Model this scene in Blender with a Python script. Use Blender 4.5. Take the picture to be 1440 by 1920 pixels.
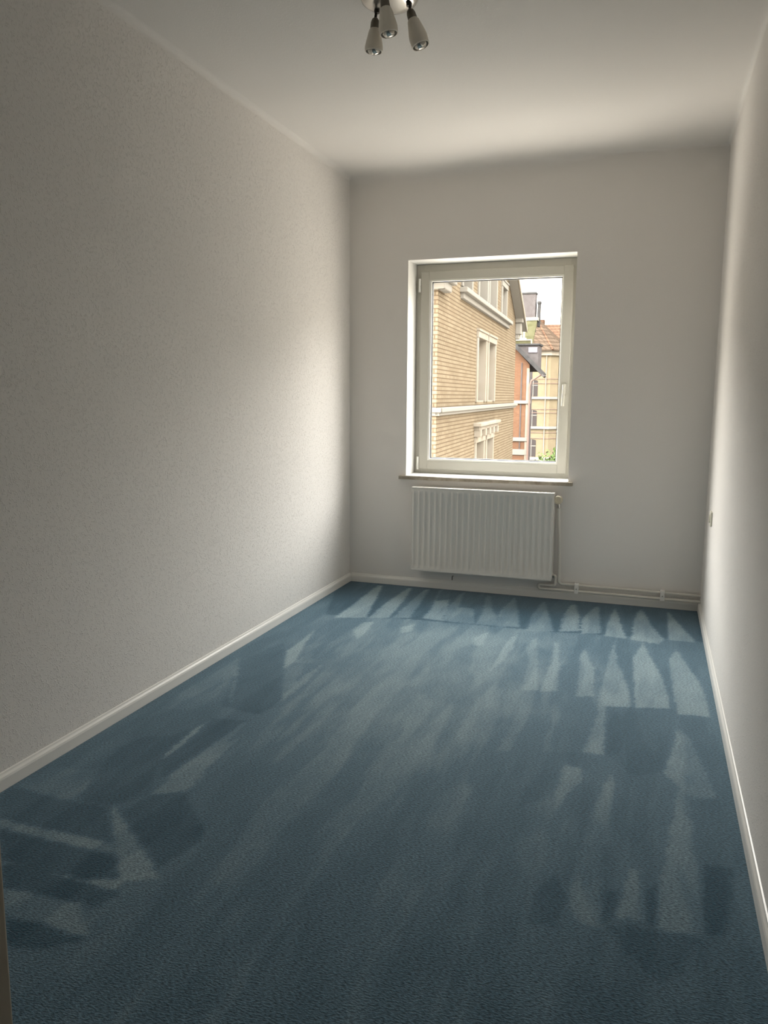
import bpy, bmesh, math, random
from mathutils import Vector, Matrix
random.seed(7)
for o in list(bpy.data.objects): bpy.data.objects.remove(o)
S = bpy.context.scene
C = S.collection
R = math.radians

# ---------------------------------------------------------------- camera, sky, lights, exposure
YAW, PITCH, ROLL, FPX = 0.3282, 0.1472, 0.0065, 1473.9
cam = bpy.data.objects.new('camera', bpy.data.cameras.new('camera'))
C.objects.link(cam)
fw = Vector((-math.sin(YAW)*math.cos(PITCH), math.cos(YAW)*math.cos(PITCH), -math.sin(PITCH)))
rt = Vector((math.cos(YAW), math.sin(YAW), 0)); up = rt.cross(fw)
r2 = rt*math.cos(ROLL) + up*math.sin(ROLL); u2 = -rt*math.sin(ROLL) + up*math.cos(ROLL)
m = Matrix((r2, u2, -fw)).transposed().to_4x4(); m.translation = (0, 0, 1.3363)
cam.matrix_world = m
cam.data.sensor_fit = 'VERTICAL'; cam.data.sensor_height = 24
cam.data.lens = FPX/1920*24; cam.data.clip_start = 0.05; cam.data.clip_end = 500
S.camera = cam
S.view_settings.view_transform = 'Standard'; S.view_settings.look = 'None'
S.view_settings.exposure = 0.2; S.view_settings.gamma = 1; S.view_settings.use_curve_mapping = False

W = bpy.data.worlds.new('overcast_sky'); S.world = W; W.use_nodes = True
wn = W.node_tree
bg = wn.nodes['Background']
SKY, LOW, SIDE, BACK_BOOST = 18.0, 4.8, 1.3, .75         # overcast sky above the horizon; sunlit streets and yards below it
tcw = wn.nodes.new('ShaderNodeTexCoord'); spw = wn.nodes.new('ShaderNodeSeparateXYZ')
wn.links.new(tcw.outputs['Generated'], spw.inputs[0])
rw = wn.nodes.new('ShaderNodeValToRGB'); mrw = wn.nodes.new('ShaderNodeMapRange')
mrw.inputs['From Min'].default_value = -1; mrw.inputs['From Max'].default_value = 1
wn.links.new(spw.outputs[2], mrw.inputs['Value']); wn.links.new(mrw.outputs[0], rw.inputs['Fac'])
for e, (p, c) in zip([rw.color_ramp.elements[0], rw.color_ramp.elements[1], rw.color_ramp.elements.new(.49), rw.color_ramp.elements.new(.595), rw.color_ramp.elements.new(.66)],
                     [(0, (LOW/SKY*1.7, LOW/SKY*1.55, LOW/SKY*1.38)), (1, (1, .975, .95)), (.49, (LOW/SKY*.8, LOW/SKY*.72, LOW/SKY*.62)), (.595, (LOW/SKY*1.1, LOW/SKY*1.0, LOW/SKY*.89)), (.66, (1, .95, .905))]):
    e.position = p; e.color = (*c, 1)
wn.links.new(rw.outputs[0], bg.inputs['Color'])
def wm(op, a, b, c=None, clamp=False):
    n = wn.nodes.new('ShaderNodeMath'); n.operation = op; n.use_clamp = clamp
    for i, v in enumerate((a, b, c)):
        if v is None: continue
        if isinstance(v, (int, float)): n.inputs[i].default_value = v
        else: wn.links.new(v, n.inputs[i])
    return n.outputs[0]
side = wm('MULTIPLY_ADD', wm('MULTIPLY', spw.outputs[0], -1.0, clamp=True), SIDE, 1.0)      # sky brighter over the left houses
back_boost = wm('MULTIPLY_ADD', wm('MULTIPLY', spw.outputs[1], -2.5, clamp=True), BACK_BOOST, 1.0)   # sky boost added behind the house to light outdoor walls facing the room
wn.links.new(wm('MULTIPLY', wm('MULTIPLY', side, back_boost), SKY), bg.inputs['Strength'])
S.cycles.max_bounces = 7; S.cycles.diffuse_bounces = 6; S.cycles.glossy_bounces = 3
S.cycles.transmission_bounces = 4; S.cycles.transparent_max_bounces = 6; S.cycles.caustics_reflective = False; S.cycles.caustics_refractive = False
pl = bpy.data.lights.new('window_portal', 'AREA'); pl.shape = 'RECTANGLE'; pl.size = 1.1; pl.size_y = 1.45
pl.cycles.is_portal = True
po = bpy.data.objects.new('window_portal', pl); C.objects.link(po); po.location = (-1.06, 5.448, 1.507)
po.rotation_euler = (R(-90), 0, 0)

# ---------------------------------------------------------------- helpers
def new_mat(name, col, rough=.6, metal=0, spec=.5):
    m = bpy.data.materials.new(name); m.use_nodes = True
    b = m.node_tree.nodes['Principled BSDF']
    b.inputs['Base Color'].default_value = (*col, 1)
    b.inputs['Roughness'].default_value = rough; b.inputs['Metallic'].default_value = metal
    b.inputs['Specular IOR Level'].default_value = spec
    return m
def nd(m, t, **kw):
    n = m.node_tree.nodes.new(t)
    for k, v in kw.items():
        if k in n.inputs: n.inputs[k].default_value = v
        else: setattr(n, k, v)
    return n
def lk(m, a, b): m.node_tree.links.new(a, b)
def bsdf(m): return m.node_tree.nodes['Principled BSDF']
def ramp(m, fac, stops):
    r = nd(m, 'ShaderNodeValToRGB'); cr = r.color_ramp
    while len(cr.elements) > len(stops): cr.elements.remove(cr.elements[-1])
    while len(cr.elements) < len(stops): cr.elements.new(.5)
    for e, (p, c) in zip(cr.elements, stops): e.position = p; e.color = (*c, 1)
    lk(m, fac, r.inputs['Fac']); return r.outputs['Color']
def noisy(m, scale, a, b, detail=3, rough=.6, lo=.35, hi=.65, stretch=None):
    t = nd(m, 'ShaderNodeTexCoord'); n = nd(m, 'ShaderNodeTexNoise', Scale=scale, Detail=detail, Roughness=rough)
    src = t.outputs['Object']
    if stretch:
        mp = nd(m, 'ShaderNodeMapping'); mp.inputs['Scale'].default_value = stretch
        lk(m, src, mp.inputs['Vector']); src = mp.outputs['Vector']
    lk(m, src, n.inputs['Vector'])
    c = ramp(m, n.outputs['Fac'], [(lo, a), (hi, b)]); lk(m, c, bsdf(m).inputs['Base Color'])
    return m
def bump(m, fac, strength, dist):
    b = nd(m, 'ShaderNodeBump', Strength=strength, Distance=dist)
    lk(m, fac, b.inputs['Height'])
    old = bsdf(m).inputs['Normal']
    lk(m, b.outputs['Normal'], old)

class MB:
    def __init__(s): s.bm = bmesh.new()
    def box(s, x0, x1, y0, y1, z0, z1, bev=0, rot=None, seg=2):
        M = Matrix.Translation(((x0+x1)/2, (y0+y1)/2, (z0+z1)/2)) @ Matrix.Diagonal((abs(x1-x0), abs(y1-y0), abs(z1-z0), 1))
        if rot: M = rot @ M
        r = bmesh.ops.create_cube(s.bm, size=1, matrix=M)
        if bev:
            es = list({e for v in r['verts'] for e in v.link_edges})
            bmesh.ops.bevel(s.bm, geom=es, offset=bev, segments=seg, profile=.5, affect='EDGES')
        return s
    def lathe(s, prof, M=None, n=32, capa=False, capb=False):
        M = M or Matrix.Identity(4); rings = []
        for r, z in prof:
            rings.append([s.bm.verts.new(M @ Vector((r*math.cos(2*math.pi*k/n), r*math.sin(2*math.pi*k/n), z))) for k in range(n)])
        for a, b in zip(rings, rings[1:]):
            for k in range(n): s.bm.faces.new((a[k], a[(k+1) % n], b[(k+1) % n], b[k]))
        if capa: s.bm.faces.new(rings[0][::-1])
        if capb: s.bm.faces.new(rings[-1])
        return s
    def tube(s, pts, r, n=16):
        pts = [Vector(p) for p in pts]; rings = []; prev = None
        for i, p in enumerate(pts):
            a = pts[max(i-1, 0)]; b = pts[min(i+1, len(pts)-1)]; t = (b-a).normalized()
            if prev is None: prev = t.orthogonal().normalized()
            prev = (prev - t*prev.dot(t)).normalized(); w = t.cross(prev)
            rings.append([s.bm.verts.new(p + prev*r*math.cos(2*math.pi*k/n) + w*r*math.sin(2*math.pi*k/n)) for k in range(n)])
        for a, b in zip(rings, rings[1:]):
            for k in range(n): s.bm.faces.new((a[k], a[(k+1) % n], b[(k+1) % n], b[k]))
        s.bm.faces.new(rings[0][::-1]); s.bm.faces.new(rings[-1]); return s
    def poly(s, pts):
        s.bm.faces.new([s.bm.verts.new(p) for p in pts]); return s
    def prism(s, pts, ext):
        """closed outline pts (3d) pushed along ext"""
        e = Vector(ext); a = [s.bm.verts.new(Vector(p)) for p in pts]; b = [s.bm.verts.new(Vector(p)+e) for p in pts]
        s.bm.faces.new(a[::-1]); s.bm.faces.new(b); k = len(a)
        for i in range(k): s.bm.faces.new((a[i], a[(i+1) % k], b[(i+1) % k], b[i]))
        return s
    def build(s, name, mat, parent=None, smooth=False, label=None):
        bmesh.ops.recalc_face_normals(s.bm, faces=s.bm.faces[:])
        me = bpy.data.meshes.new(name); s.bm.to_mesh(me); s.bm.free()
        me.materials.append(mat)
        if smooth:
            me.polygons.foreach_set('use_smooth', [True]*len(me.polygons))
            try: me.set_sharp_from_angle(angle=R(40))
            except Exception: pass
        o = bpy.data.objects.new(name, me); C.objects.link(o)
        if parent: o.parent = parent
        if label: o['label'] = label
        return o
def empty(name, loc=(0, 0, 0), rz=0):
    o = bpy.data.objects.new(name, None); C.objects.link(o); o.location = loc; o.rotation_euler = (0, 0, rz)
    o.empty_display_size = .1; return o
def tag(o, label, cat, group=None, kind=None):
    o['label'] = label; o['category'] = cat
    if group: o['group'] = group
    if kind: o['kind'] = kind
    return o
def struct(o, label=None):
    o['kind'] = 'structure'
    if label: o['label'] = label
    return o
def arc(c, r, a0, a1, u, v, n=8):
    c, u, v = Vector(c), Vector(u), Vector(v)
    return [c + u*r*math.cos(R(a0+(a1-a0)*i/n)) + v*r*math.sin(R(a0+(a1-a0)*i/n)) for i in range(n+1)]

# ---------------------------------------------------------------- materials
WALLC = (.84, .81, .775)
def woodchip(name, strength, scale):
    m = new_mat(name, WALLC, .85, spec=.2)
    t = nd(m, 'ShaderNodeTexCoord')
    d = nd(m, 'ShaderNodeTexNoise', Scale=scale*.9, Detail=2.0)
    v = nd(m, 'ShaderNodeTexVoronoi', Scale=scale); v.feature = 'F1'
    n = nd(m, 'ShaderNodeTexNoise', Scale=scale*.45, Detail=3.0, Roughness=.6)
    mp = nd(m, 'ShaderNodeVectorMath'); mp.operation = 'MULTIPLY_ADD'
    lk(m, t.outputs['Object'], d.inputs['Vector']); lk(m, t.outputs['Object'], n.inputs['Vector'])
    lk(m, d.outputs['Color'], mp.inputs[0]); mp.inputs[1].default_value = (.012, .012, .012)
    lk(m, t.outputs['Object'], mp.inputs[2]); lk(m, mp.outputs[0], v.inputs['Vector'])
    r1 = nd(m, 'ShaderNodeMapRange'); r1.interpolation_type = 'SMOOTHSTEP'
    lk(m, v.outputs['Distance'], r1.inputs['Value'])
    r1.inputs['From Min'].default_value = .15; r1.inputs['From Max'].default_value = .55
    r1.inputs['To Min'].default_value = 1; r1.inputs['To Max'].default_value = 0
    r2 = nd(m, 'ShaderNodeMapRange'); r2.interpolation_type = 'SMOOTHSTEP'
    lk(m, n.outputs['Fac'], r2.inputs['Value']); r2.inputs['From Min'].default_value = .42; r2.inputs['From Max'].default_value = .6
    mu = nd(m, 'ShaderNodeMath'); mu.operation = 'MULTIPLY'; lk(m, r1.outputs[0], mu.inputs[0]); lk(m, r2.outputs[0], mu.inputs[1])
    bump(m, mu.outputs[0], strength, .0022)
    return m
M = {}
M['wall'] = woodchip('woodchip_wallpaper', .8, 175)
M['wall_far'] = woodchip('fine_woodchip_wallpaper', .2, 180)
M['ceiling'] = woodchip('ceiling_paint', .25, 170)
M['gloss'] = new_mat('white_gloss_paint', (.85, .83, .79), .35)
M['reveal'] = new_mat('white_reveal_paint', (.72, .71, .68), .6)
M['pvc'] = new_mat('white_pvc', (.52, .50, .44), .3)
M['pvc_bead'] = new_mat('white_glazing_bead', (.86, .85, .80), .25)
M['gasket'] = new_mat('black_rubber_gasket', (.03, .03, .03), .6)
M['radiator'] = new_mat('radiator_enamel', (.78, .75, .70), .28)
M['pipe'] = new_mat('painted_pipe', (.70, .67, .61), .35)
M['knob'] = new_mat('cream_plastic', (.72, .66, .52), .4)
M['chrome'] = new_mat('brushed_nickel', (.55, .53, .50), .22, 1)
M['darkmetal'] = new_mat('dark_nickel', (.05, .045, .04), .35, .6)
M['socket'] = new_mat('cream_socket_plastic', (.75, .73, .62), .35)
M['black'] = new_mat('black_void', (.02, .02, .02), .6)
m = new_mat('frosted_glass', (.86, .80, .70), .5); bsdf(m).inputs['Subsurface Weight'].default_value = 0; M['frost'] = m
M['bulb'] = new_mat('mirrored_bulb_glass', (.62, .60, .55), .12, .85)
M['rim'] = new_mat('clear_rim_glass', (.8, .78, .72), .15, 0)
M['holder'] = new_mat('bronze_lamp_holder', (.20, .175, .14), .4, .3)
M['door'] = new_mat('painted_door', (.62, .55, .44), .4)
# stone sill
m = new_mat('marble_sill', (.5, .45, .36), .25)
noisy(m, 14, (.24, .20, .15), (.50, .45, .37), 6, .7, .3, .7); M['marble'] = m
# window pane: clear, with a weak reflection
m = bpy.data.materials.new('window_glass'); m.use_nodes = True; nt = m.node_tree
nt.nodes.remove(nt.nodes['Principled BSDF'])
tr = nd(m, 'ShaderNodeBsdfTransparent'); tr.inputs['Color'].default_value = (.97, .98, .97, 1)
gl = nd(m, 'ShaderNodeBsdfGlossy'); gl.inputs['Roughness'].default_value = .02
lw0 = nd(m, 'ShaderNodeLayerWeight'); lwp = nd(m, 'ShaderNodeMath'); lwp.operation = 'POWER'; lk(m, lw0.outputs['Facing'], lwp.inputs[0]); lwp.inputs[1].default_value = 5
lw = nd(m, 'ShaderNodeMath'); lw.operation = 'MULTIPLY_ADD'; lk(m, lwp.outputs[0], lw.inputs[0]); lw.inputs[1].default_value = .5; lw.inputs[2].default_value = .03
mx = nd(m, 'ShaderNodeMixShader'); lk(m, lw.outputs[0], mx.inputs[0]); lk(m, tr.outputs[0], mx.inputs[1]); lk(m, gl.outputs[0], mx.inputs[2])
lk(m, mx.outputs[0], nt.nodes['Material Output'].inputs['Surface']); M['glass'] = m
# carpet: pile laid one way or the other by the vacuum cleaner (attribute nap)
m = new_mat('blue_carpet', (.1, .2, .27), .95, spec=.15); b = bsdf(m)
b.inputs['Sheen Weight'].default_value = .35; b.inputs['Sheen Roughness'].default_value = .5
b.inputs['Sheen Tint'].default_value = (.75, .85, .95, 1)
at = nd(m, 'ShaderNodeAttribute'); at.attribute_name = 'nap'
t = nd(m, 'ShaderNodeTexCoord')
n1 = nd(m, 'ShaderNodeTexNoise', Scale=230.0, Detail=2.0, Roughness=.6)
mpp = nd(m, 'ShaderNodeMapping'); mpp.inputs['Scale'].default_value = (.45, 1, 1); mpp.inputs['Rotation'].default_value = (0, 0, R(-18))
lk(m, t.outputs['Object'], mpp.inputs['Vector']); lk(m, mpp.outputs[0], n1.inputs['Vector'])
n2 = nd(m, 'ShaderNodeTexNoise', Scale=5.0, Detail=4.0, Roughness=.6)
mp2 = nd(m, 'ShaderNodeMapping'); mp2.inputs['Scale'].default_value = (1.6, .7, 1)
lk(m, t.outputs['Object'], mp2.inputs['Vector']); lk(m, mp2.outputs[0], n2.inputs['Vector'])
add = nd(m, 'ShaderNodeMath'); add.operation = 'MULTIPLY_ADD'; lk(m, n2.outputs['Fac'], add.inputs[0]); add.inputs[1].default_value = .45; 
n3 = nd(m, 'ShaderNodeTexNoise', Scale=3.2, Detail=2.0, Roughness=.5)
mp3 = nd(m, 'ShaderNodeMapping'); mp3.inputs['Scale'].default_value = (2.6, .42, 1); mp3.inputs['Rotation'].default_value = (0, 0, R(-8))
lk(m, t.outputs['Object'], mp3.inputs['Vector']); lk(m, mp3.outputs[0], n3.inputs['Vector'])
r3 = nd(m, 'ShaderNodeMapRange'); r3.interpolation_type = 'SMOOTHSTEP'; lk(m, n3.outputs['Fac'], r3.inputs['Value'])
r3.inputs['From Min'].default_value = .44; r3.inputs['From Max'].default_value = .56; r3.inputs['To Min'].default_value = -.07; r3.inputs['To Max'].default_value = .07
nps = nd(m, 'ShaderNodeMath'); nps.operation = 'ADD'; lk(m, at.outputs['Fac'], nps.inputs[0]); lk(m, r3.outputs[0], nps.inputs[1])
lk(m, nps.outputs[0], add.inputs[2])
ad2 = nd(m, 'ShaderNodeMath'); ad2.operation = 'SUBTRACT'; lk(m, add.outputs[0], ad2.inputs[0]); ad2.inputs[1].default_value = .22
base = ramp(m, ad2.outputs[0], [(0, (.022, .075, .115)), (.5, (.092, .168, .222)), (1, (.28, .375, .41))])
fr = nd(m, 'ShaderNodeMapRange'); lk(m, n1.outputs['Fac'], fr.inputs['Value'])
fr.inputs['From Min'].default_value = .3; fr.inputs['From Max'].default_value = .7; fr.inputs['To Min'].default_value = .4; fr.inputs['To Max'].default_value = 1.6
mul = nd(m, 'ShaderNodeVectorMath'); mul.operation = 'SCALE'; lk(m, base, mul.inputs[0]); lk(m, fr.outputs[0], mul.inputs['Scale'])
lk(m, mul.outputs[0], b.inputs['Base Color']); bump(m, n1.outputs['Fac'], .9, .004); M['carpet'] = m
EXT = .147  # scales outdoor colours darker than real, offsetting the strong sky light
# bricks (local x+y runs along every face of a box)
def brick(name, c1, c2, mortar, w=.27, h=.105, mort=.015, off=.5):
    c1, c2, mortar = [tuple(v*EXT for v in c) for c in (c1, c2, mortar)]
    m = new_mat(name, c1, .8, spec=0)
    t = nd(m, 'ShaderNodeTexCoord'); sp = nd(m, 'ShaderNodeSeparateXYZ'); lk(m, t.outputs['Object'], sp.inputs[0])
    a = nd(m, 'ShaderNodeMath'); a.operation = 'ADD'; lk(m, sp.outputs[0], a.inputs[0]); lk(m, sp.outputs[1], a.inputs[1])
    cb = nd(m, 'ShaderNodeCombineXYZ'); lk(m, a.outputs[0], cb.inputs[0]); lk(m, sp.outputs[2], cb.inputs[1])
    br = nd(m, 'ShaderNodeTexBrick'); br.inputs['Scale'].default_value = 1; br.inputs['Brick Width'].default_value = w
    br.inputs['Row Height'].default_value = h; br.inputs['Mortar Size'].default_value = mort; br.offset = off
    br.inputs['Color1'].default_value = (*c1, 1); br.inputs['Color2'].default_value = (*c2, 1); br.inputs['Mortar'].default_value = (*mortar, 1)
    lk(m, cb.outputs[0], br.inputs['Vector'])
    n = nd(m, 'ShaderNodeTexNoise', Scale=1.3, Detail=4.0); lk(m, t.outputs['Object'], n.inputs['Vector'])
    mr = nd(m, 'ShaderNodeMapRange'); lk(m, n.outputs['Fac'], mr.inputs['Value']); mr.inputs['To Min'].default_value = .82; mr.inputs['To Max'].default_value = 1.18
    sc = nd(m, 'ShaderNodeVectorMath'); sc.operation = 'SCALE'; lk(m, br.outputs['Color'], sc.inputs[0]); lk(m, mr.outputs[0], sc.inputs['Scale'])
    lk(m, sc.outputs[0], bsdf(m).inputs['Base Color']); return m
M['ybrick'] = brick('yellow_brick', (.60, .49, .34), (.50, .39, .265), (.30, .22, .145))
M['obrick'] = brick('orange_brick', (.48, .25, .15), (.40, .20, .12), (.42, .29, .20), .25, .09, .01)
M['rbrick'] = brick('pale_yellow_brick', (.56, .46, .30), (.51, .41, .27), (.46, .37, .25), .25, .09, .01)
def ext(name, a, b=None, rough=.8, sc=5):
    a = tuple(v*EXT for v in a); m = new_mat(name, a, rough, spec=0)
    if b: noisy(m, sc, a, tuple(v*EXT for v in b))
    return m
M['cream'] = ext('cream_sandstone', (.70, .60, .47), (.80, .71, .59), sc=1.5)
M['white'] = ext('white_painted_stone', (.68, .63, .55))
M['blind'] = ext('pale_blind', (.62, .58, .50))
M['dkglass'] = ext('dark_window_glass', (.15, .13, .125), rough=.4)
M['slate'] = ext('grey_slate', (.24, .21, .205), (.31, .28, .275))
M['slateroof'] = ext('grey_slate_roof', (.13, .125, .125), (.18, .175, .17))
M['tile'] = brick('brown_roof_tiles', (.25, .18, .13), (.21, .15, .11), (.12, .085, .06), .5, .42, .05)
M['otile'] = brick('orange_roof_tiles', (.33, .19, .125), (.28, .165, .11), (.17, .10, .07), .5, .42, .05)
M['moss'] = ext('mossy_green_tiles', (.16, .155, .08), (.23, .215, .125), sc=3)
M['copper'] = ext('pinkish_drainpipe', (.55, .38, .32))
M['asphalt'] = ext('courtyard_paving', (.32, .30, .28), (.44, .42, .39), sc=2)
M['leaf'] = ext('green_leaves', (.20, .32, .09), (.38, .52, .20), sc=4)
M['bark'] = ext('brown_bark', (.2, .15, .1), (.3, .23, .16), sc=9)
M['lilac'] = ext('lilac_glass', (.62, .58, .66))
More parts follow.
